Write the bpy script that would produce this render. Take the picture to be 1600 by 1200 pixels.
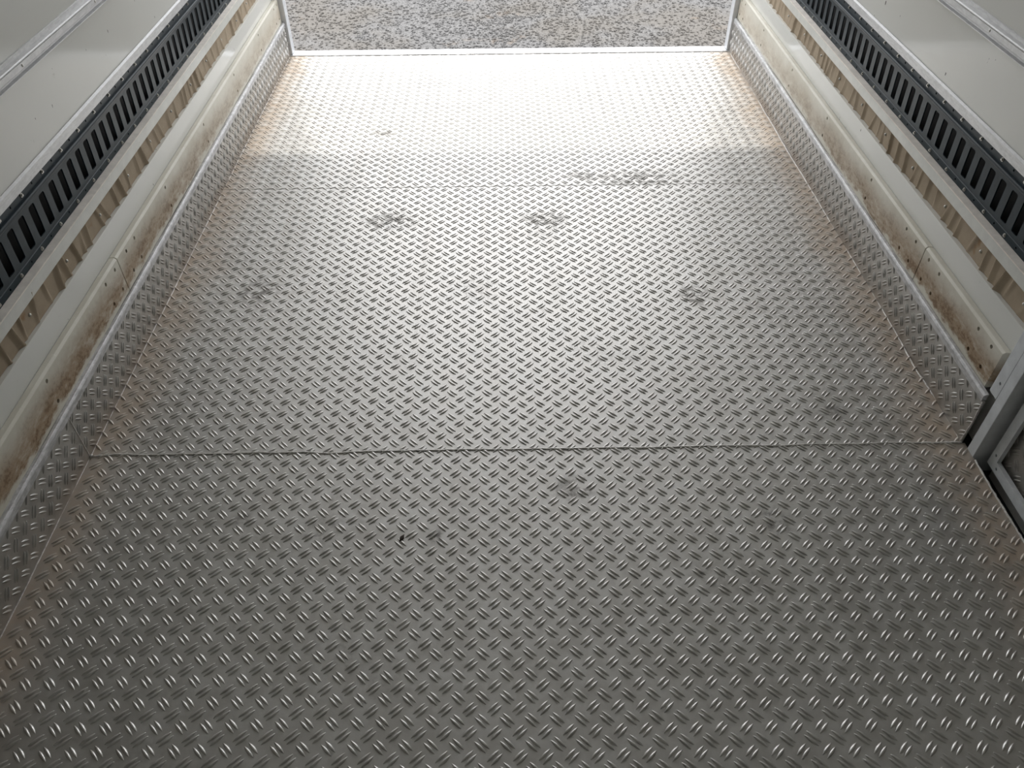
import bpy, bmesh, math, random
import numpy as np
from mathutils import Matrix, Vector

for o in list(bpy.data.objects):
    bpy.data.objects.remove(o, do_unlink=True)
S = bpy.context.scene
COL = S.collection
rng = np.random.default_rng(7)
random.seed(7)

# ------------------------------------------------------------------ camera
A = 1.235                                   # half width of the cargo floor
CAM = Vector((-0.0676, 0.0, 1.6476))
CR = Vector((0.99981728, -0.01870317, -0.00395006))
CU = Vector((0.01569727, 0.68537463, 0.72802144))
CF = Vector((0.01090904, 0.72795042, -0.68554298))
FPX = 1214.9
cd = bpy.data.cameras.new('camera')
cam = bpy.data.objects.new('camera', cd); COL.objects.link(cam)
cd.sensor_width = 36.0
cd.lens = FPX / 1600 * 36.0
cd.clip_start = 0.02
m = Matrix.Identity(4)
for i in range(3):
    m[i][0] = CR[i]; m[i][1] = CU[i]; m[i][2] = -CF[i]; m[i][3] = CAM[i]
cam.matrix_world = m
S.camera = cam

def px(P):
    d = Vector(P) - CAM
    z = d.dot(CF)
    return 800 + FPX * d.dot(CR) / z, 600 - FPX * d.dot(CU) / z

# ------------------------------------------------------------------ light
SKY = 1.55
world = bpy.data.worlds.new('overcast_sky'); S.world = world
world.use_nodes = True
wn = world.node_tree.nodes
wl = world.node_tree.links
# standard overcast sky: luminance rises from the horizon to the zenith as (1 + 2 sin h) / 3
tc = wn.new('ShaderNodeTexCoord'); sx_ = wn.new('ShaderNodeSeparateXYZ'); wl.new(tc.outputs['Generated'], sx_.inputs[0])
mx = wn.new('ShaderNodeMath'); mx.operation = 'MAXIMUM'; wl.new(sx_.outputs[2], mx.inputs[0]); mx.inputs[1].default_value = 0.0
ma = wn.new('ShaderNodeMath'); ma.operation = 'MULTIPLY_ADD'; wl.new(mx.outputs[0], ma.inputs[0])
ma.inputs[1].default_value = 2 / 3 * SKY; ma.inputs[2].default_value = SKY / 3
wl.new(ma.outputs[0], wn['Background'].inputs[1])
wn['Background'].inputs[0].default_value = (0.97, 0.978, 1.0, 1)

sd = bpy.data.lights.new('hazy_sun', 'SUN')
sd.energy = 0.44
sd.angle = math.radians(1.6)
sd.color = (1.0, 0.95, 0.87)
sun = bpy.data.objects.new('hazy_sun', sd); COL.objects.link(sun)
SUN_ELEV = math.radians(66.0)               # low haze behind the open tail
sun.rotation_euler = (-(math.pi / 2 - SUN_ELEV), 0, 0)
sun.location = (0, 12, 12)

S.view_settings.view_transform = 'Standard'
S.view_settings.look = 'None'
S.view_settings.gamma = 1.0
S.view_settings.use_curve_mapping = False
S.view_settings.exposure = 1.53

# ------------------------------------------------------------------ materials
class N:
    def __init__(s, name):
        s.m = bpy.data.materials.new(name); s.m.use_nodes = True
        s.t = s.m.node_tree; s.n = s.t.nodes; s.b = s.n['Principled BSDF']
        s.geo = s.n.new('ShaderNodeNewGeometry')
        s.pos = s.geo.outputs['Position']
    def put(s, sock, v):
        if hasattr(v, 'is_output') or isinstance(v, bpy.types.NodeSocket): s.t.links.new(v, sock)
        elif isinstance(v, (tuple, list)) and len(v) == 3 and sock.type == 'RGBA': sock.default_value = (*v, 1)
        else: sock.default_value = v
    def math(s, op, a, b=0.0, c=None, clamp=False):
        n = s.n.new('ShaderNodeMath'); n.operation = op; n.use_clamp = clamp
        s.put(n.inputs[0], a); s.put(n.inputs[1], b)
        if c is not None: s.put(n.inputs[2], c)
        return n.outputs[0]
    def sep(s, v=None):
        n = s.n.new('ShaderNodeSeparateXYZ'); s.put(n.inputs[0], v or s.pos); return n.outputs
    def scale(s, sc, v=None):
        n = s.n.new('ShaderNodeVectorMath'); n.operation = 'MULTIPLY'
        s.put(n.inputs[0], v or s.pos); n.inputs[1].default_value = sc; return n.outputs[0]
    def noise(s, sc=5.0, det=4.0, rough=.55, v=None, dist=0.0):
        n = s.n.new('ShaderNodeTexNoise'); s.put(n.inputs['Vector'], v or s.pos)
        n.inputs['Scale'].default_value = sc; n.inputs['Detail'].default_value = det
        n.inputs['Roughness'].default_value = rough; n.inputs['Distortion'].default_value = dist
        return n.outputs[0]
    def vor(s, sc=5.0, v=None, feat='F1', out=0):
        n = s.n.new('ShaderNodeTexVoronoi'); s.put(n.inputs['Vector'], v or s.pos)
        n.feature = feat; n.inputs['Scale'].default_value = sc; return n.outputs[out]
    def rng(s, v, a, b, c=0.0, d=1.0, smooth=True):
        n = s.n.new('ShaderNodeMapRange'); n.interpolation_type = 'SMOOTHSTEP' if smooth else 'LINEAR'
        s.put(n.inputs[0], v); n.inputs[1].default_value = a; n.inputs[2].default_value = b
        n.inputs[3].default_value = c; n.inputs[4].default_value = d; return n.outputs[0]
    def mix(s, f, a, b):
        n = s.n.new('ShaderNodeMix'); n.data_type = 'RGBA'
        s.put(n.inputs[0], f); s.put(n.inputs[6], a); s.put(n.inputs[7], b); return n.outputs[2]
    def spot(s, cx, cy, cz, r, sx=1.0, sy=1.0):
        n = s.n.new('ShaderNodeVectorMath'); n.operation = 'SUBTRACT'
        s.put(n.inputs[0], s.pos); n.inputs[1].default_value = (cx, cy, cz)
        v = s.scale((1 / sx, 1 / sy, 1), n.outputs[0])
        l = s.n.new('ShaderNodeVectorMath'); l.operation = 'LENGTH'; s.put(l.inputs[0], v)
        return s.rng(l.outputs['Value'], r * .25, r, 1, 0)
    def bump(s, h, strength=.3, dist=.002):
        n = s.n.new('ShaderNodeBump'); n.inputs['Strength'].default_value = strength
        n.inputs['Distance'].default_value = dist; s.put(n.inputs['Height'], h)
        s.put(s.b.inputs['Normal'], n.outputs[0])
    def set(s, color=None, rough=None, metal=None, spec=None):
        if color is not None: s.put(s.b.inputs['Base Color'], color)
        if rough is not None: s.put(s.b.inputs['Roughness'], rough)
        if metal is not None: s.put(s.b.inputs['Metallic'], metal)
        if spec is not None: s.put(s.b.inputs['Specular IOR Level'], spec)
        return s.m

def alu_floor(rib=False):
    s = N('polished_rib_aluminium' if rib else 'worn_checker_aluminium')
    p = s.sep()
    ax = s.math('ABSOLUTE', p[0])
    n1 = s.noise(3.0, 5, .6)
    n2 = s.noise(14.0, 5, .65)
    n3 = s.noise(60.0, 3, .6)
    streak = s.noise(4.0, 4, .6, s.scale((3.0, .35, 1)))
    base = s.mix(s.rng(n2, .35, .68), (0.53, 0.515, 0.49), (0.61, 0.60, 0.58))
    base = s.mix(s.math('MULTIPLY', s.rng(streak, .5, .75), .35), base, (0.40, 0.38, 0.355))
    # grime wiped along and caught in patches
    g = s.math('MULTIPLY', s.rng(n1, .52, .74), s.rng(n3, .40, .66))
    base = s.mix(s.math('MULTIPLY', g, .62), base, (0.22, 0.205, 0.19))
    # rusty brown dirt that gathers along both side edges
    e = s.rng(s.math('ADD', ax, s.math('MULTIPLY', s.math('SUBTRACT', n1, .5), .22)), 1.06, 1.215)
    e = s.math('MULTIPLY', e, s.rng(n2, .30, .62, .35, 1.0))
    base = s.mix(s.math('MULTIPLY', e, .80), base, (0.53, 0.425, 0.325))
    sp = None
    for (cx, cy, r, sx, sy) in ((.115, 1.335, .075, 1.1, .8), (.63, 1.213, .07, 1, .9), (.91, 1.616, .06, 1, 1), (.104, 2.70, .10, 1.3, .8),
                                (-.612, 3.486, .07, 1.2, .8), (.609, 2.19, .08, 1, 1), (-.93, 2.25, .10, 1, 1.2), (-.508, 2.70, .11, 1.3, .8),
                                (.53, 3.02, .16, 1.6, .6), (-.752, 1.243, .04, 1, 1), (.30, 3.05, .08, 1.5, .6), (-.24, 1.18, .035, 1, 1)):
        q = s.spot(cx, cy, 0, r, sx, sy)
        sp = q if sp is None else s.math('MAXIMUM', sp, q)
    sp = s.math('MULTIPLY', sp, s.rng(s.noise(30, 4, .7), .42, .62))
    base = s.mix(s.math('MULTIPLY', sp, .65), base, (0.17, 0.155, 0.14))
    dirt = s.math('MAXIMUM', e, sp)
    rough = s.rng(n2, .3, .7, .41, .51, False)
    rough = s.math('ADD', rough, s.math('MULTIPLY', dirt, .2))
    if rib:                                  # foot traffic keeps the ribs brighter and smoother than the sheet
        base = s.mix(.28, base, (0.74, 0.73, 0.71)); rough = s.math('SUBTRACT', rough, .14)
    metal = s.math('SUBTRACT', .80, s.math('MULTIPLY', dirt, .40), clamp=True)
    s.bump(s.math('ADD', s.math('MULTIPLY', n3, .4), s.noise(7, 3, .5)), .25, .0025)
    return s.set(base, rough, metal)

def alu_kick():
    s = N('checker_aluminium_upright')
    p = s.sep()
    n1 = s.noise(5.0, 5, .6); n2 = s.noise(22.0, 4, .6)
    base = s.mix(s.rng(n2, .35, .65), (0.41, 0.40, 0.38), (0.50, 0.49, 0.47))
    d = s.math('MULTIPLY', s.rng(p[2], .0, .07, 1, 0), s.rng(n1, .38, .62))
    base = s.mix(s.math('MULTIPLY', d, .6), base, (0.30, 0.23, 0.165))
    s.bump(n2, .2, .0015)
    return s.set(base, s.rng(n1, .3, .7, .36, .46, False), s.math('SUBTRACT', .75, s.math('MULTIPLY', d, .6), clamp=True))

def bare_alu(name, c0, c1, rough=(.28, .45), metal=.85, stretch=(6, 1, 6), sc=14):
    s = N(name)
    n = s.noise(sc, 5, .7, s.scale(stretch)); n2 = s.noise(70, 3, .6)
    base = s.mix(s.rng(s.math('ADD', n, s.math('MULTIPLY', s.math('SUBTRACT', n2, .5), .35)), .38, .62), c0, c1)
    s.bump(n, .25, .001)
    return s.set(base, s.rng(n, .3, .7, *rough, False), metal)

def panel_paint():
    s = N('grey_cream_panel_paint')
    n = s.noise(1.5, 3, .5); f = s.noise(24, 5, .7); fl = s.noise(55, 2, .5, s.scale((1, 1.0, .45)))
    base = s.mix(s.rng(n, .35, .65), (0.74, 0.745, 0.705), (0.775, 0.775, 0.735))
    base = s.mix(s.math('MULTIPLY', s.rng(f, .66, .74), .35), base, (0.33, 0.31, 0.27))
    base = s.mix(s.rng(fl, .745, .77), base, (0.14, 0.13, 0.12))
    s.bump(s.noise(9, 2, .5), .06, .002)
    return s.set(base, .11, 0.0, .5)

def cream_board(name, stained=True):
    s = N(name)
    p = s.sep()
    st = s.scale((1, 1.0, 1))
    n1 = s.noise(5, 5, .65); n2 = s.noise(26, 5, .7, s.scale((1, .55, 1.4))); n3 = s.noise(90, 3, .7)
    base = s.mix(s.rng(n1, .35, .65), (0.68, 0.65, 0.555), (0.76, 0.735, 0.645))
    zz = s.math('ADD', p[2], s.math('MULTIPLY', s.math('SUBTRACT', n1, .5), .06))
    zz = s.math('ADD', zz, s.math('MULTIPLY', s.math('SUBTRACT', n2, .5), .05))
    band = s.math('MULTIPLY', s.rng(zz, .184, .200), s.rng(zz, .222, .296, 1, 0))
    near = s.rng(p[1], 1.5, 4.0, 1.0, .32)
    d = s.math('MULTIPLY', s.math('MULTIPLY', band, s.rng(n2, .18, .50)), near)
    base = s.mix(s.math('MULTIPLY', d, .88), base, (0.36, 0.245, 0.145))
    d2 = s.math('MULTIPLY', s.math('MULTIPLY', band, s.rng(s.math('ADD', n2, s.math('MULTIPLY', s.math('SUBTRACT', n3, .5), .5)), .47, .64)), near)
    base = s.mix(s.math('MULTIPLY', d2, .72), base, (0.18, 0.105, 0.055))
    chips = s.math('MULTIPLY', s.rng(s.noise(45, 4, .7, s.scale((1, .5, 1))), .64, .68), s.rng(p[2], .272, .296))
    base = s.mix(s.math('MULTIPLY', chips, .8), base, (0.80, 0.78, 0.70))
    s.bump(n3, .2, .0008)
    return s.set(base, s.math('ADD', .40, s.math('MULTIPLY', d, .35)), 0.0, .45)

def plain(name, c, rough=.5, metal=0.0, var=.12, sc=20, bump=.1, spec=.5):
    s = N(name)
    n = s.noise(sc, 4, .6)
    base = s.mix(s.rng(n, .3, .7), tuple(v * (1 - var) for v in c), tuple(min(1, v * (1 + var)) for v in c))
    if bump: s.bump(n, bump, .001)
    return s.set(base, rough, metal, spec)

def tarp_mat():
    s = N('beige_woven_tarpaulin')
    v = s.scale((1, 1, 1))
    w = s.n.new('ShaderNodeTexWave'); s.put(w.inputs[0], v); w.inputs['Scale'].default_value = 160; w.bands_direction = 'Z'
    w2 = s.n.new('ShaderNodeTexWave'); s.put(w2.inputs[0], v); w2.inputs['Scale'].default_value = 130; w2.bands_direction = 'Y'
    wv = s.math('MULTIPLY', w.outputs[1], w2.outputs[1])
    n = s.noise(12, 4, .6)
    base = s.mix(s.rng(n, .35, .7), (0.46, 0.375, 0.275), (0.40, 0.32, 0.23))
    base = s.mix(s.math('MULTIPLY', s.rng(s.noise(9, 3, .6), .66, .74), .7), base, (0.32, 0.17, 0.06))
    base = s.mix(s.math('MULTIPLY', wv, .25), base, (0.52, 0.44, 0.34))
    s.bump(wv, .35, .0012)
    return s.set(base, .7, 0.0, .3)

def gravel_mat(name):
    s = N(name)
    cell = s.vor(84, out=1)
    sc = s.n.new('ShaderNodeSeparateColor'); s.put(sc.inputs[0], cell)
    n = s.noise(.8, 4, .6); n2 = s.noise(2.2, 4, .6, dist=.4)
    c = s.mix(sc.outputs[0], (0.08, 0.078, 0.0765), (0.19, 0.187, 0.184))
    c = s.mix(s.math('MULTIPLY', s.rng(n, .45, .65), .5), c, (0.125, 0.11, 0.09))
    c = s.mix(s.math('MULTIPLY', s.rng(n2, .62, .72), .35), c, (0.20, 0.145, 0.095))
    s.bump(s.vor(84), .8, .008)
    return s.set(c, .85, 0.0, .3)

M = dict(
    floor=alu_floor(), rib=alu_floor(True), kick=alu_kick(),
    bare=bare_alu('scuffed_bare_aluminium', (0.46, 0.465, 0.47), (0.68, 0.68, 0.69), (.45, .6), .45, (4, 1, 4), 22),
    strip=bare_alu('pitted_aluminium_strip', (0.62, 0.625, 0.63), (0.74, 0.745, 0.75), (.38, .5), .35, (5, 1.0, 5), 22),
    sill=bare_alu('smooth_sill_aluminium', (0.70, 0.71, 0.72), (0.86, 0.87, 0.88), (.25, .35), .7),
    weld=plain('weld_aluminium', (0.68, 0.66, 0.63), .42, .35, .2, 120, .4),
    panel=panel_paint(), board=cream_board('dirty_cream_board_paint'),
    flange=plain('pale_grey_rail_paint', (0.72, 0.725, 0.68), .30, 0, .05),
    ledge=plain('dusty_pale_ledge', (0.90, 0.85, 0.78), .7, 0, .08, 30),
    vent=plain('dark_slate_vent_paint', (0.022, 0.036, 0.045), .36, 0.0, .12, 40, .05, .25),
    black=plain('black_duct_paint', (0.006, 0.007, 0.008), .7, 0, .1),
    screw=plain('zinc_screw', (0.52, 0.51, 0.48), .35, .9, .2, 200),
    tarp=tarp_mat(), rearpost=plain('pale_rear_post_paint', (0.70, 0.72, 0.745), .35, 0, .05),
    postm=plain('grey_painted_steel', (0.74, 0.77, 0.795), .42, 0, .08),
    rubber=plain('black_rubber', (0.02, 0.02, 0.02), .6, 0, .2),
    white=plain('white_roof_lining', (0.80, 0.80, 0.785), .5, 0, .04, 3),
    gravel=gravel_mat('loose_grey_gravel'),
    twig=plain('dark_dry_leaf', (0.055, 0.04, 0.03), .8, 0, .3, 200),
)

# ------------------------------------------------------------------ helpers
def link(name, me, mat=None, parent=None, smooth=False):
    o = bpy.data.objects.new(name, me); COL.objects.link(o)
    if me is not None and mat is not None:
        me.materials.clear(); me.materials.append(mat)
    if me is not None and smooth:
        me.polygons.foreach_set('use_smooth', [True] * len(me.polygons))
    if parent is not None: o.parent = parent
    return o

def tag(o, label=None, cat=None, group=None, kind=None):
    if label: o['label'] = label
    if cat: o['category'] = cat
    if group: o['group'] = group
    if kind: o['kind'] = kind
    return o

def empty(name, loc):
    o = bpy.data.objects.new(name, None); COL.objects.link(o); o.location = loc
    o.empty_display_size = .1
    return o

def under(o, parent):
    """parent a world-coordinate mesh object to an Empty without moving it"""
    o.parent = parent
    o.matrix_parent_inverse = Matrix.Translation(-Vector(parent.location))
    return o

def from_pd(name, v, f):
    me = bpy.data.meshes.new(name); me.from_pydata([tuple(p) for p in v], [], f); me.update(); return me

def fix(me):
    bm = bmesh.new(); bm.from_mesh(me); bmesh.ops.recalc_face_normals(bm, faces=bm.faces); bm.to_mesh(me); bm.free(); me.update(); return me

def box_me(name, x0, x1, y0, y1, z0, z1, bev=0.0, seg=2):
    bm = bmesh.new(); bmesh.ops.create_cube(bm, size=1)
    for v in bm.verts:
        v.co = ((x0 + x1) / 2 + v.co.x * (x1 - x0), (y0 + y1) / 2 + v.co.y * (y1 - y0), (z0 + z1) / 2 + v.co.z * (z1 - z0))
    if bev: bmesh.ops.bevel(bm, geom=bm.edges[:], offset=bev, segments=seg, affect='EDGES', profile=.5)
    me = bpy.data.meshes.new(name); bm.to_mesh(me); bm.free(); return me

def prof_me(name, side, prof, y0, y1, bev=0.0):
    """closed profile [(d, z)] (d = metres outward from the floor edge) swept along the truck; side -1 left, 1 right"""
    n = len(prof); v = []
    for y in (y0, y1):
        for d, z in prof: v.append((side * (A + d), y, z))
    f = [(i, (i + 1) % n, n + (i + 1) % n, n + i) for i in range(n)] + [tuple(range(n)), tuple(range(2 * n - 1, n - 1, -1))]
    me = fix(from_pd(name, v, f))
    if bev:
        bm = bmesh.new(); bm.from_mesh(me)
        bmesh.ops.bevel(bm, geom=[e for e in bm.edges], offset=bev, segments=2, affect='EDGES', profile=.5)
        bm.to_mesh(me); bm.free()
    return me

def drill(o, holes):
    """cut real round holes: holes = [(centre, radius, depth, axis)]"""
    bm = bmesh.new()
    for c, r, dep, ax in holes:
        mt = Matrix.Translation(c) @ Vector((0, 0, 1)).rotation_difference(Vector(ax)).to_matrix().to_4x4()
        bmesh.ops.create_cone(bm, cap_ends=True, segments=12, radius1=r, radius2=r, depth=dep * 2, matrix=mt)
    cm = bpy.data.meshes.new('cut'); bm.to_mesh(cm); bm.free()
    co = bpy.data.objects.new('cut', cm); COL.objects.link(co)
    md = o.modifiers.new('b', 'BOOLEAN'); md.object = co; md.solver = 'EXACT'; md.operation = 'DIFFERENCE'
    bpy.context.view_layer.update()
    dg = bpy.context.evaluated_depsgraph_get()
    nm = bpy.data.meshes.new_from_object(o.evaluated_get(dg))
    old = o.data; o.modifiers.clear(); o.data = nm
    nm.materials.clear(); nm.materials.append(old.materials[0])
    bpy.data.objects.remove(co, do_unlink=True); bpy.data.meshes.remove(cm)

def bead_me(name, p0, p1, r, wob=.0012, step=.006, n=6, seed=1):
    g = np.random.default_rng(seed)
    p0 = np.array(p0, float); p1 = np.array(p1, float); L = np.linalg.norm(p1 - p0); k = max(4, int(L / step))
    d = (p1 - p0) / L
    a = np.cross(d, (0, 0, 1.0)); 
    if np.linalg.norm(a) < .1: a = np.cross(d, (1.0, 0, 0))
    a /= np.linalg.norm(a); b = np.cross(a, d)
    t = np.linspace(0, 1, k)
    low = np.interp(t, np.linspace(0, 1, max(3, k // 12)), g.normal(0, wob, max(3, k // 12)))
    v = []; f = []
    for i in range(k):
        rr = r * (0.8 + .45 * g.random()); c = p0 + (p1 - p0) * t[i] + a * (low[i] + g.normal(0, wob * .25))
        for j in range(n):
            an = 2 * math.pi * j / n
            v.append(c + (a * math.cos(an) + b * math.sin(an)) * rr)
        if i:
            for j in range(n): f.append(((i - 1) * n + j, (i - 1) * n + (j + 1) % n, i * n + (j + 1) % n, i * n + j))
    return fix(from_pd(name, v, f))

# ------------------------------------------------------------------ tread bar (lens-shaped raised rib)
def bar_arrays(L=.0181, Wd=.0042, H=.0034):
    ts = (-.8, -.42, 0, .42, .8); ss = (-1, -.60, 0, .60, 1); hs = (-.12, .86, 1.0, .86, -.12)
    v = [(-L, 0, -.0002)]
    for t in ts:
        w = Wd * (1 - abs(t) ** 1.8); h = H * (1 - abs(t) ** 2.6)
        for s_, h_ in zip(ss, hs): v.append((L * t, w * s_, h * h_))
    v.append((L, 0, -.0002)); last = len(v) - 1
    f = []
    for j in range(4): f.append((0, 1 + j + 1, 1 + j, 1 + j))
    tri = [(0, 2 + j, 1 + j) for j in range(4)]
    quads = []
    for i in range(4):
        for j in range(4):
            p = 1 + i * 5 + j; quads.append((p, p + 1, p + 6, p + 5))
    tri += [(last, 1 + 20 + j, 1 + 20 + j + 1) for j in range(4)]
    return np.array(v), tri, quads
BV, BT, BQ = bar_arrays()
BAR = from_pd('tread_bar', BV, BT + BQ); fix(BAR)
BAR.polygons.foreach_set('use_smooth', [True] * len(BAR.polygons))
FACES = [tuple(p.vertices) for p in BAR.polygons]
BAR_K = BAR.copy(); BAR.materials.append(M['rib']); BAR_K.materials.append(M['kick'])
PG = .00525                                      # half spacing of the two bars of a pair
PX, PY = .0529, .0505

def lattice(u0, v0, pu, pv, umin, umax, vmin, vmax):
    """bar centres and angles in plate coordinates: '\\' pairs at (u0,v0)+n, '/' pairs at half steps"""
    out = []
    for typ, (du, dv, ang) in enumerate(((0, 0, -math.pi / 4 + .02), (.5, .5, math.pi / 4 - .02))):
        i0 = math.floor((umin - u0) / pu) - 1; i1 = math.ceil((umax - u0) / pu) + 1
        j0 = math.floor((vmin - v0) / pv) - 1; j1 = math.ceil((vmax - v0) / pv) + 1
        for i in range(i0, i1 + 1):
            for j in range(j0, j1 + 1):
                u = u0 + (i + du) * pu; v = v0 + (j + dv) * pv
                for s_ in (-1, 1):
                    uu = u - math.sin(ang) * PG * s_; vv = v + math.cos(ang) * PG * s_
                    if umin < uu < umax and vmin < vv < vmax: out.append((uu, vv, ang))
    return out

def place_bars(parent, bars, frame, mesh, mat, nmax=300, minpx=9.0):
    """frame(u, v) -> 4x4 base matrix of a bar; the nmax largest in view become objects, the rest one stuff mesh"""
    cand = []
    mats = []
    for k, (u, v, ang) in enumerate(bars):
        F = frame(u, v) @ Matrix.Rotation(ang, 4, 'Z')
        mats.append(F)
        c = F.translation; x, y = px(c)
        if 4 < x < 1596 and 4 < y < 1196:
            a = px(F @ Vector((-.018, 0, 0))); b = px(F @ Vector((.018, 0, 0)))
            s_ = math.hypot(a[0] - b[0], a[1] - b[1])
            if s_ >= minpx: cand.append(((c - CAM).length, k))
    cand.sort()
    pick = set(k for _, k in cand[:nmax])
    pw = parent.matrix_world.inverted() if parent.matrix_world != Matrix.Identity(4) else Matrix.Identity(4)
    rest = []
    for k, F in enumerate(mats):
        if k in pick:
            o = bpy.data.objects.new('tread_bar', mesh); COL.objects.link(o)
            o.parent = parent; o.matrix_basis = F
        else: rest.append(F)
    if rest:
        R = np.array([[list(r_) for r_ in F] for F in rest])
        V = np.einsum('nij,kj->nki', R[:, :3, :3], BV) + R[:, None, :3, 3]
        nv = len(BV); V = V.reshape(-1, 3)
        me = bpy.data.meshes.new('tread_pattern')
        lo = []; st = []; tot = []
        base = 0
        one = np.concatenate([np.array(f) for f in FACES]); cnt = np.array([len(f) for f in FACES])
        loops = (one[None, :] + (np.arange(len(rest)) * nv)[:, None]).ravel()
        cnts = np.tile(cnt, len(rest)); starts = np.concatenate([[0], np.cumsum(cnts)[:-1]])
        me.vertices.add(len(V)); me.vertices.foreach_set('co', V.ravel())
        me.loops.add(len(loops)); me.loops.foreach_set('vertex_index', loops.astype(np.int32))
        me.polygons.add(len(cnts)); me.polygons.foreach_set('loop_start', starts.astype(np.int32))
        me.polygons.foreach_set('loop_total', cnts.astype(np.int32))
        me.polygons.foreach_set('use_smooth', np.ones(len(cnts), bool))
        me.update(calc_edges=True); me.validate()
        o = link('tread_pattern', me, mat, parent); o['kind'] = 'stuff'

# ------------------------------------------------------------------ floor
Y0, Y1, Y2, Y3 = -1.9, 1.476, 2.974, 4.455
floor = tag(empty('floor', (0, 0, 0)), 'aluminium checker plate cargo floor welded from wide sheets', 'floor', kind='structure')
def floor_frame(u, v): return Matrix.Translation((u, v, 0))
for y0, y1, u0, v0, ymin, nobj, xr in ((Y0, Y1, .0347, .862, -.7, 300, 1.245), (Y1, Y2, -.3303, 1.5595, Y1, 300, A), (Y2, Y3, -1.1164, 3.1007, Y2, 300, A)):
    g = .0008
    pl = under(link('floor_plate', box_me('floor_plate', -A, xr, y0 + g, y1 - g, -.006, 0), M['floor']), floor)
    place_bars(pl, lattice(u0, v0, PX, PY, -A + .004, xr - .004, max(y0, ymin) + .003, y1 - .003), floor_frame, BAR, M['rib'], nobj)
under(link('underfloor', box_me('underfloor', -1.355, 1.2455, Y0 - .05, Y3, -.11, -.0065), M['rubber']), floor)
under(link('underfloor', box_me('underfloor', 1.2456, 1.355, 1.4702, Y3, -.11, -.0010), M['rubber']), floor)
under(link('weld_bead', bead_me('weld_bead', (-A, Y1 + .004, .0004), (A, Y1 + .001, .0006), .0034, .0016, .006, 6, 3), M['weld'], smooth=True), floor)
under(link('weld_bead', bead_me('weld_bead', (-A, Y2, .0), (A, Y2, .0), .0013, .0008, .008, 5, 4), M['weld'], smooth=True), floor)
under(link('weld_bead', bead_me('weld_bead', (-A, -.9, .000), (-A, Y3, .000), .0018, .0010, .012, 6, 5), M['weld'], smooth=True), floor)
under(link('weld_bead', bead_me('weld_bead', (A - .001, Y1, .000), (A - .001, Y3, .000), .0022, .0022, .012, 6, 6), M['weld'], smooth=True), floor)
under(link('weld_bead', bead_me('weld_bead', (1.243, -.2, .000), (1.243, 1.41, .000), .0030, .0025, .010, 6, 8), M['weld'], smooth=True), floor)
under(link('weld_bead', bead_me('weld_bead', (-A + .006, Y1, .002), (-A + .001, Y1 + .001, .004), .006, .0, .003, 8, 7), M['weld'], smooth=True), floor)

# rear sill and rear posts of the open tail
tag(link('trim_1', box_me('trim_1', -A - .02, A + .02, Y3 + .001, 4.530, -.06, .006, .004), M['sill']),
    'bright smooth aluminium sill along the open rear edge of the floor', 'sill', kind='structure')
for k, s_ in enumerate((-1, 1)):
    x0, x1 = sorted((s_ * (A - .014), s_ * (A + .11)))
    tag(link('trim_%d' % (2 + k), box_me('post', x0, x1, 4.468, 4.530, .0065, 2.78, .003), M['rearpost']),
        ('left' if s_ < 0 else 'right') + ' pale aluminium rear door post at the open tail', 'post', kind='structure')
tag(link('trim_4', box_me('header', -A - .11, A + .11, 4.455, 4.530, 2.781, 2.93, .004), M['white']), 'header beam above the open tail of the truck', 'beam', kind='structure')

# shell: roof, front bulkhead, outer walls
tag(link('ceiling', box_me('ceiling', -A - .11, A + .11, Y0 - .05, 4.454, 2.88, 2.93), M['white']), 'white flat roof lining above the cargo box', 'ceiling', kind='structure')
tag(link('wall_front', box_me('wall_front', -A - .11, A + .11, Y0 - .05, Y0 - .001, -.05, 2.879), M['panel']), 'grey front bulkhead of the cargo box', 'wall', kind='structure')

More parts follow.
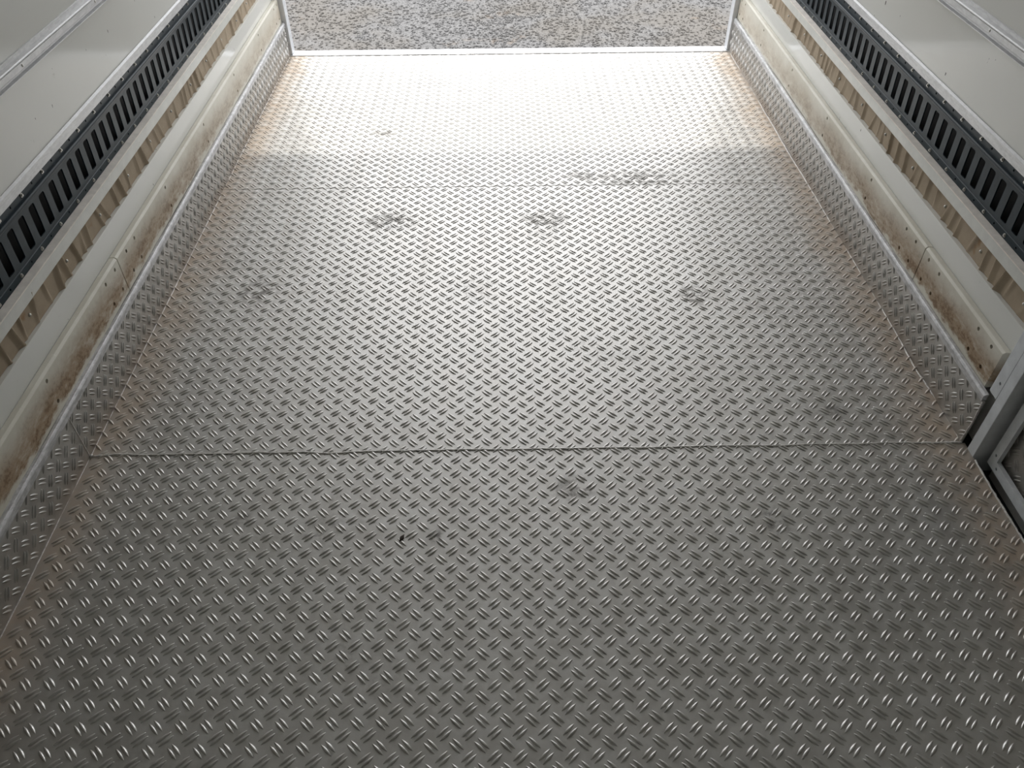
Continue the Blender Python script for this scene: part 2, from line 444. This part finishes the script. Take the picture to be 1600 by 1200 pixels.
# ------------------------------------------------------------------ side walls
walls = {}
YE = 4.466
YR = {-1: Y0, 1: 1.462}
SIDE = {-1: 'left', 1: 'right'}
for s_ in (-1, 1):
    nm = SIDE[s_]; y0 = YR[s_]; y1 = YE
    w = tag(empty('wall_' + nm, (s_ * (A + .1), 1.5, 0)), nm + ' side wall of pale grey panels with aluminium joint strips', 'wall', kind='structure')
    walls[s_] = w
    under(link('outer_skin', prof_me('outer_skin', s_, [(.100, -.05), (.108, -.05), (.108, 2.879), (.100, 2.879)], y0, y1), M['panel']), w)
    under(link('lower_panel', prof_me('lower_panel', s_, [(.036, 0), (.060, 0), (.060, .374), (.036, .374)], y0, y1, .0012), M['panel']), w)
    under(link('wall_panel', prof_me('wall_panel', s_, [(.052, .660), (.075, .660), (.075, .870), (.052, .870)], y0, y1), M['panel']), w)
    under(link('wall_panel', prof_me('wall_panel', s_, [(.052, .908), (.075, .908), (.075, 2.879), (.052, 2.879)], y0, y1), M['panel']), w)
    # rail under the vent: pale face, dusty ledge on top
    rl = under(link('rail', prof_me('rail', s_, [(.036, .446), (.080, .446), (.080, .482), (.036, .482)], y0, y1, .0015), M['flange']), w)
    under(link('rail_ledge', prof_me('rail_ledge', s_, [(.0345, .4795), (.0588, .4835), (.0588, .4850), (.0345, .4832)], y0, y1), M['ledge']), w)
    # flat aluminium strip above the vent
    under(link('edge_strip', prof_me('edge_strip', s_, [(.043, .659), (.0515, .659), (.0515, .686), (.0495, .687), (.043, .683)], y0, y1), M['strip']), w)
    # ribbed joint strip between the two panels
    js = under(link('joint_strip', prof_me('joint_strip', s_, [(.0515, .862), (.0465, .863), (.0400, .867), (.0395, .8695), (.0480, .872), (.0490, .878), (.0420, .8795), (.0400, .882),
               (.0400, .896), (.0430, .898), (.0370, .900), (.0355, .9025), (.0370, .905), (.0470, .908), (.0480, .917), (.0515, .918)], y0, y1), M['strip']), w)
    for ys in ((2.013, 2.508, 3.0, 1.51) if s_ < 0 else (2.183, 2.68, 3.18, 1.68)):
        bm = bmesh.new(); bmesh.ops.create_uvsphere(bm, u_segments=10, v_segments=6, radius=.0042)
        me = bpy.data.meshes.new('screw'); bm.to_mesh(me); bm.free()
        sc = link('screw', me, M['screw'], smooth=True)
        sc.parent = js; sc.matrix_basis = Matrix.Translation((s_ * (A + .0400), ys, .889)) @ Matrix.Scale(.5, 4, (1, 0, 0))
        sc.matrix_parent_inverse = Matrix.Identity(4)

# ------------------------------------------------------------------ kick plates with a bare aluminium edge trim
def kick_frame(s_, x):
    # u along Y, v up; bars face the cargo space
    def fr(u, v):
        F = Matrix(((0, 0, -s_, s_ * x), (1, 0, 0, u), (0, 1, 0, v), (0, 0, 0, 1)))
        return F
    return fr
def kick_plate(s_, y0, y1, u0, v0, label, nobj, ymin=None):
    t = link('kick_plate', prof_me('kick_plate', s_, [(0, .0005), (.005, .0005), (.005, .160), (0, .160)], y0, y1), M['kick'])
    tag(t, label, 'kick plate', 'checker kick plates along the side walls')
    bars = lattice(u0, v0, .0498, .0520, max(y0, -.4) + .003, y1 - .003, .006, .154)
    place_bars(t, bars, kick_frame(s_, A), BAR_K, M['kick'], nobj)
    return t
kl2 = kick_plate(-1, Y1 + .0015, YE, 1.5634, .0715, 'long checker plate kick board on the left wall, from the weld seam to the rear', 300)
kl1 = kick_plate(-1, Y0, Y1 - .0015, 1.4309, .0760, 'near checker plate kick board on the left wall, cut by the photo edge', 300)
kr2 = kick_plate(1, Y1 + .002, YE, 1.6916, .0765, 'long checker plate kick board on the right wall, ending at the door post', 300)
b = link('weld_bead', bead_me('weld_bead', (-A, Y1, .003), (-A, Y1, .158), .0022, .0006, .005, 6, 12), M['weld'], kl2, True)
b = link('weld_bead', bead_me('weld_bead', (A, Y1 + .004, .003), (A, Y1 + .004, .158), .0026, .001, .005, 6, 13), M['weld'], kr2, True)

for s_, y0 in ((-1, Y0), (1, 1.486)):
    # angle trim that caps the kick plate: rough hand-finished top edge
    g = np.random.default_rng(40 + s_); v = []; f = []
    ys = np.arange(y0, YE, .03); ys = np.append(ys, YE)
    w1 = np.interp(ys, np.arange(y0, YE + .3, .22), g.normal(0, .0011, len(np.arange(y0, YE + .3, .22))))
    w2 = np.interp(ys, np.arange(y0, YE + .3, .13), g.normal(0, .0009, len(np.arange(y0, YE + .3, .13))))
    for i, y in enumerate(ys):
        for d, z in ((-.0025, .1565), (-.0030, .1735 + w2[i] * .6), (-.0010, .1775), (.0030, .1795), (.0110 + w1[i], .1795 + w2[i]), (.0110 + w1[i], .160), (.0055, .1595), (.0002, .1565)):
            v.append((s_ * (A + d), y, z))
        if i:
            for j in range(8): f.append(((i - 1) * 8 + j, (i - 1) * 8 + (j + 1) % 8, i * 8 + (j + 1) % 8, i * 8 + j))
    f += [tuple(range(8)), tuple(range(len(v) - 8, len(v)))[::-1]]
    t = link('edge_trim', fix(from_pd('edge_trim', v, f)), M['bare'])
    tag(t, 'scuffed bare aluminium angle capping the ' + SIDE[s_] + ' kick plate', 'trim', 'aluminium angles on the kick plates')

# ------------------------------------------------------------------ cream rub boards with drilled holes
def board(s_, y0, y1, holes, label):
    pr = [(.0125, .1770), (.0350, .1770), (.0350, .3010), (.0185, .3020), (.0125, .2960)]
    t = link('rub_board', prof_me('rub_board', s_, pr, y0, y1, .0010), M['board'])
    drill(t, [((s_ * (A + .0125), y, z), .0060, .016, (1, 0, 0)) for y, z in holes])
    tag(t, label, 'board', 'cream rub boards on the side walls')
    return t
def hp(ys): return [(y, z) for y in ys for z in (.208, .280)]
board(-1, Y0, 2.0195, hp((-.51, -.01, .49, .99, 1.491, 1.912, 1.988)), 'stained cream rub board on the left wall, near side of the joint')
board(-1, 2.0225, YE, hp((2.09, 2.165, 2.490, 2.990, 3.490, 3.985, 4.36, 4.43)), 'long stained cream rub board on the left wall, beyond the joint to the rear')
board(1, 1.519, 2.0165, hp((1.569, 1.645, 1.905, 1.980)), 'short brown-stained cream rub board on the right wall, open end beside door post')
board(1, 2.0195, YE, hp((2.081, 2.157, 2.478, 2.978, 3.474, 3.975, 4.36, 4.43)), 'long stained cream rub board on the right wall, beyond the joint to the rear')

# ------------------------------------------------------------------ tarpaulin strip with folds, held by rivets
def make_tarp(s_, y0, y1, label, seed, ryo):
    g = np.random.default_rng(seed)
    folds = []
    y = y0
    while y < y1:
        folds.append((y, g.uniform(.0055, .0130), g.uniform(.004, .008), g.uniform(.010, .024), g.uniform(-.45, .25), g.choice((0, 0, 1, 2))))
        y += g.uniform(.034, .095)
    fy = np.array([q[0] for q in folds])
    def depth(y, z):
        h = (z - .36) / .095
        d = .0500
        i0 = np.searchsorted(fy, y - .09); i1 = np.searchsorted(fy, y + .09)
        for q in folds[i0:i1]:
            amp = q[1]
            if q[5] == 1: amp *= min(1, max(0, 1.15 - h))
            if q[5] == 2: amp *= min(1, max(0, .1 + h))
            u = y - q[0] - q[4] * (z - .41)
            e = (u / q[2]) if u > 0 else (-u / q[3])
            if e < 1: d -= amp * (1 - e) ** 1.3
        d += .0022 * math.sin(y * 9.1 + seed)
        return max(d, .0325)
    ys = np.arange(y0, y1, .0035); zs = np.linspace(.367, .460, 9)
    v = [(s_ * (A + depth(y, z)), y, z) for y in ys for z in zs]; n = len(zs)
    f = [(i * n + j, (i + 1) * n + j, (i + 1) * n + j + 1, i * n + j + 1) for i in range(len(ys) - 1) for j in range(n - 1)]
    t = link('tarpaulin_strip', fix(from_pd('tarpaulin_strip', v, f)), M['tarp'], smooth=True)
    md = t.modifiers.new('thickness', 'SOLIDIFY'); md.thickness = .0012
    tag(t, label, 'tarpaulin', 'beige tarpaulin strips behind the wall panels')
    bm = bmesh.new(); bmesh.ops.create_uvsphere(bm, u_segments=10, v_segments=6, radius=.0052)
    rm = bpy.data.meshes.new('rivet'); bm.to_mesh(rm); bm.free(); rm.materials.append(M['screw'])
    rm.polygons.foreach_set('use_smooth', [True] * len(rm.polygons))
    y = ryo
    while y > y0 + .26: y -= .2432
    while y < y1 - .02:
        o = bpy.data.objects.new('rivet', rm); COL.objects.link(o); o.parent = t
        o.matrix_basis = Matrix.Translation((s_ * (A + depth(y, .413) - .001), y, .413))
        y += .2432
make_tarp(-1, .2, YE - .002, 'creased beige tarpaulin strip with rivets in the left wall gap', 21, 2.282 * 1.02)
make_tarp(1, 1.470, YE - .002, 'creased beige tarpaulin strip with rivets in the right wall gap', 33, 2.028 * 1.02)

# ------------------------------------------------------------------ slotted vent panels
PITCH = .0615
def make_vent(s_, y0, y1, ph, label):
    root = tag(empty('vent_panel', (s_ * (A + .06), (y0 + y1) / 2, .482)), label, 'vent', 'slotted vent panels on the side walls')
    # slotted sheet with real openings
    zl, zh = .5055, .6215; sl, sh = .518, .606; hw = .0160; rr = .0055
    def dpt(z): return .0575 - .0045 * (z - zl) / (zh - zl)
    v = []; f = []
    n0 = math.ceil((y0 - ph) / PITCH); n1 = math.floor((y1 - ph) / PITCH)
    for k in range(n0, n1):
        c = ph + (k + .5) * PITCH; base = len(v)
        ins = []; outs = []
        for cx, cz, a0 in ((1, 1, 0), (-1, 1, 90), (-1, -1, 180), (1, -1, 270)):
            ox = c + cx * (hw - rr); oz = (sh - rr) if cz > 0 else (sl + rr)
            for da in (0, 45, 90):
                an = math.radians(a0 + da); ins.append((ox + rr * math.cos(an), oz + rr * math.sin(an)))
            X = c + cx * PITCH / 2; Z = zh if cz > 0 else zl
            q = [(X, oz), (X, Z), (ox, Z)]
            if cx * cz < 0: q = [(ox, Z), (X, Z), (X, oz)]
            outs += q
        for (yy, zz) in ins + outs: v.append((s_ * (A + dpt(zz)), yy, zz))
        for i in range(12):
            j = (i + 1) % 12
            f.append((base + i, base + j, base + 12 + j, base + 12 + i))
    bm = bmesh.new(); me = from_pd('slotted_sheet', v, f); bm.from_mesh(me)
    bmesh.ops.remove_doubles(bm, verts=bm.verts, dist=.00005); bmesh.ops.recalc_face_normals(bm, faces=bm.faces)
    # make the sheet face the cargo space
    if sum(fc.normal.x for fc in bm.faces) * s_ > 0: bmesh.ops.reverse_faces(bm, faces=bm.faces)
    ext = bmesh.ops.extrude_face_region(bm, geom=bm.faces[:])
    for vv in [q for q in ext['geom'] if isinstance(q, bmesh.types.BMVert)]: vv.co.x += s_ * .004
    bmesh.ops.recalc_face_normals(bm, faces=bm.faces)
    bm.to_mesh(me); bm.free()
    under(link('slotted_sheet', me, M['vent']), root)
    ya, yb = ph + n0 * PITCH, ph + n1 * PITCH
    lf = under(link('lower_flange', prof_me('lower_flange', s_, [(.0570, .4855), (.0620, .4855), (.0620, .5055), (.0575, .5055), (.0562, .5040)], ya, yb), M['vent']), root)
    uf = under(link('upper_flange', prof_me('upper_flange', s_, [(.0505, .6360), (.0560, .6360), (.0560, .6585), (.0505, .6585)], ya, yb), M['vent']), root)
    # rolled ridge between slots and upper flange
    pr = [(.0530, .6215), (.0490, .6215)]
    for k in range(7):
        an = math.pi * (k / 6.0)
        pr.append((.0490 - .0085 * math.sin(an) ** .8, .6285 - .0062 * math.cos(an)))
    pr += [(.0505, .6347), (.0505, .6360), (.0560, .6360), (.0560, .6215)]
    rd = under(link('ridge', prof_me('ridge', s_, pr, ya, yb), M['vent']), root)
    # duct behind
    under(link('duct', prof_me('duct', s_, [(.092, .483), (.098, .483), (.098, .658), (.092, .658)], ya, yb), M['black']), root)
    # screws in two rows, empty holes between them
    bm = bmesh.new()
    bmesh.ops.create_cone(bm, cap_ends=True, segments=12, radius1=.0058, radius2=.0058, depth=.0016, matrix=Matrix.Translation((0, 0, .0008)))
    bmesh.ops.create_cone(bm, cap_ends=True, segments=8, radius1=.0042, radius2=.0032, depth=.0032, matrix=Matrix.Translation((0, 0, .0030)))
    sm = bpy.data.meshes.new('screw'); bm.to_mesh(sm); bm.free(); sm.materials.append(M['screw'])
    rot = Matrix.Rotation(-s_ * math.pi / 2, 4, 'Y')
    inv = Matrix.Translation(-Vector(root.location))
    for d, z, y_, part in ((.0505, .6475, ph + PITCH * .15, uf), (.0568, .4955, ph + PITCH * .15 - .012, lf)):
        hol = []
        k0 = math.ceil((ya + .01 - y_) / (2 * PITCH)); k1 = math.floor((yb - .01 - y_) / (2 * PITCH))
        for k in range(k0, k1 + 1):
            y = y_ + k * 2 * PITCH
            o = bpy.data.objects.new('screw', sm); COL.objects.link(o); o.parent = root
            o.matrix_parent_inverse = inv
            o.matrix_basis = Matrix.Translation((s_ * (A + d), y, z)) @ rot
            if y + PITCH < yb - .01: hol.append(((s_ * (A + d), y + PITCH, z), .0036, .004, (1, 0, 0)))
        drill(part, hol)
    return root
make_vent(-1, .30, YE - .003, 2.150, 'dark slate vent panel with a row of upright slots, left wall')
make_vent(1, 1.468, YE - .003, 2.150, 'dark slate vent panel with a row of upright slots, right wall')

# ------------------------------------------------------------------ side door in the right wall
post = tag(empty('trim_6', (1.28, 1.438, 0)), 'grey painted steel door post at the end of the right kick plate', 'post', kind='structure')
pm = link('post_profile', box_me('post_profile', 1.2430, 1.334, 1.4210, 1.4550, -.060, 2.60, .0015), M['postm'])
under(pm, post)
pu = link('upper_flange', box_me('upper_flange', 1.2428, 1.268, 1.4552, 1.4920, .192, 2.60, .0012), M['postm'])
drill(pu, [((1.2428, 1.4700, .236 + .3 * q), .0046, .01, (1, 0, 0)) for q in range(7)])
under(pu, post)
under(link('rubber_seal', box_me('rubber_seal', 1.272, 1.300, 1.4555, 1.4605, .0, 2.60), M['rubber']), post)
tag(link('trim_5', box_me('door_sill', 1.2460, 1.360, -1.2, 1.4700, -.110, -.0605), M['rubber']), 'black rubber sill under the side door', 'sill', kind='structure')

door = tag(empty('door_1', (1.28, .85, -.02)), 'grey framed side door lined with checker plate in the right wall', 'door', kind='structure')
XD = 1.274
dy0, dy1, dz0, dz1, fw_ = .30, 1.402, .002, 1.95, .030
def mitre(name, pts):
    v = [(XD, y, z) for y, z in pts] + [(XD + .012, y, z) for y, z in pts]
    return fix(from_pd(name, v, [(0, 1, 2, 3), (7, 6, 5, 4)] + [(i, (i + 1) % 4, 4 + (i + 1) % 4, 4 + i) for i in range(4)]))
o4 = [(dy0, dz0), (dy1, dz0), (dy1, dz1), (dy0, dz1)]
i4 = [(dy0 + fw_, dz0 + fw_), (dy1 - fw_, dz0 + fw_), (dy1 - fw_, dz1 - fw_), (dy0 + fw_, dz1 - fw_)]
for k in range(4):
    j = (k + 1) % 4
    fb = link('frame_bar', mitre('frame_bar', [o4[k], o4[j], i4[j], i4[k]]), M['postm'])
    if k == 0: drill(fb, [((XD, dy1 - .040 - .2 * q, .017), .0042, .02, (1, 0, 0)) for q in range(5)])
    if k == 1: drill(fb, [((XD, dy1 - .015, .045 + .25 * q), .0042, .02, (1, 0, 0)) for q in range(7)])
    under(fb, door)
under(link('door_panel', box_me('door_panel', XD + .030, XD + .055, dy0, dy1, -.060, dz1 + .05), M['panel']), door)
lin = link('door_lining', box_me('door_lining', XD + .022, XD + .0295, dy0 + .005, dy1 - .005, .006, .182), M['kick'])
under(lin, door)
sub = lattice(1.31, .09, .0498, .0520, .55, dy1 - .01, .012, .176)
R_ = door.location
def door_fr(u, v): return Matrix(((0, 0, -1, XD + .022), (1, 0, 0, u), (0, 1, 0, v), (0, 0, 0, 1)))
place_bars(lin, sub, door_fr, BAR_K, M['kick'], 60)
bd = link('door_board', box_me('door_board', XD + .014, XD + .0295, dy0 + .034, dy1 - .034, .190, .296, .002), M['board']); under(bd, door)
# wall beyond the door, towards the front
under(link('wall_panel', box_me('wall_panel', A + .036, A + .075, Y0, .255, -.05, 2.879), M['panel']), walls[1])
under(link('wall_panel', box_me('wall_panel', A + .036, A + .108, .256, 1.461, 2.05, 2.879), M['panel']), walls[1])
under(link('outer_skin', box_me('outer_skin', 1.345, 1.353, Y0, 1.461, -.06, 2.879), M['panel']), walls[1])

# ------------------------------------------------------------------ small debris on the near floor plate
v = []; g = np.random.default_rng(5)
bm = bmesh.new(); bmesh.ops.create_icosphere(bm, subdivisions=2, radius=.008)
for q in bm.verts:
    n = 1 + .5 * math.sin(q.co.x * 900 + 2) * math.cos(q.co.y * 700)
    q.co = Vector((q.co.x * 1.25 * n, q.co.y * .55 * n + q.co.x * .35, max(q.co.z * .35 * n, -.001) + .001))
me = bpy.data.meshes.new('leaf_scrap'); bm.to_mesh(me); bm.free()
o = link('leaf_scrap', me, M['twig'], smooth=True); o.location = (-.333, 1.180, .0022); o.rotation_euler = (0, 0, .9)
tag(o, 'tiny dark scrap of dry leaf on the near floor plate', 'debris')

# ------------------------------------------------------------------ gravel yard outside the tail
GZ = -1.05
gp = bpy.data.meshes.new('ground'); gp.from_pydata([(-60, -40, GZ), (60, -40, GZ), (60, 90, GZ), (-60, 90, GZ)], [], [(0, 1, 2, 3)])
tag(link('ground', gp, M['gravel']), 'grey gravel yard outside the open tail of the truck', 'ground', kind='structure')
bm = bmesh.new(); bmesh.ops.create_icosphere(bm, subdivisions=1, radius=1)
IV = np.array([tuple(q.co) for q in bm.verts]); IF = np.array([[q.index for q in fc.verts] for fc in bm.faces]); bm.free()
NS = 52000
sx = rng.uniform(-1, 1, NS); sx = np.sign(sx) * np.abs(sx) ** 1.25 * 5.0; sy = 6.0 + 10.0 * rng.uniform(0, 1, NS) ** 1.8   # thins out away from the tail
sz = rng.gamma(3.0, .0022, NS) + .0045
sz = np.clip(sz, .004, .015)
an = rng.uniform(0, 2 * math.pi, NS)
V = IV[None] * (1 + rng.uniform(-.28, .28, (NS, len(IV), 1)))
V = V * np.stack([sz * rng.uniform(.8, 1.4, NS), sz * rng.uniform(.7, 1.1, NS), sz * rng.uniform(.5, .9, NS)], 1)[:, None, :]
c, s2 = np.cos(an)[:, None], np.sin(an)[:, None]
X = V[..., 0] * c - V[..., 1] * s2 + sx[:, None]; Yv = V[..., 0] * s2 + V[..., 1] * c + sy[:, None]; Z = V[..., 2] + GZ + (sz * .25)[:, None]
V = np.stack([X, Yv, Z], -1).reshape(-1, 3)
loops = (IF.ravel()[None] + (np.arange(NS) * len(IV))[:, None]).ravel().astype(np.int32)
me = bpy.data.meshes.new('gravel_stones'); nf = NS * len(IF)
me.vertices.add(len(V)); me.vertices.foreach_set('co', V.ravel())
me.loops.add(len(loops)); me.loops.foreach_set('vertex_index', loops)
me.polygons.add(nf); me.polygons.foreach_set('loop_start', np.arange(0, nf * 3, 3, dtype=np.int32)); me.polygons.foreach_set('loop_total', np.full(nf, 3, np.int32))
me.update(calc_edges=True)
tag(link('gravel_stones', me, M['gravel']), 'loose grey gravel stones scattered behind the truck', 'gravel', kind='stuff')
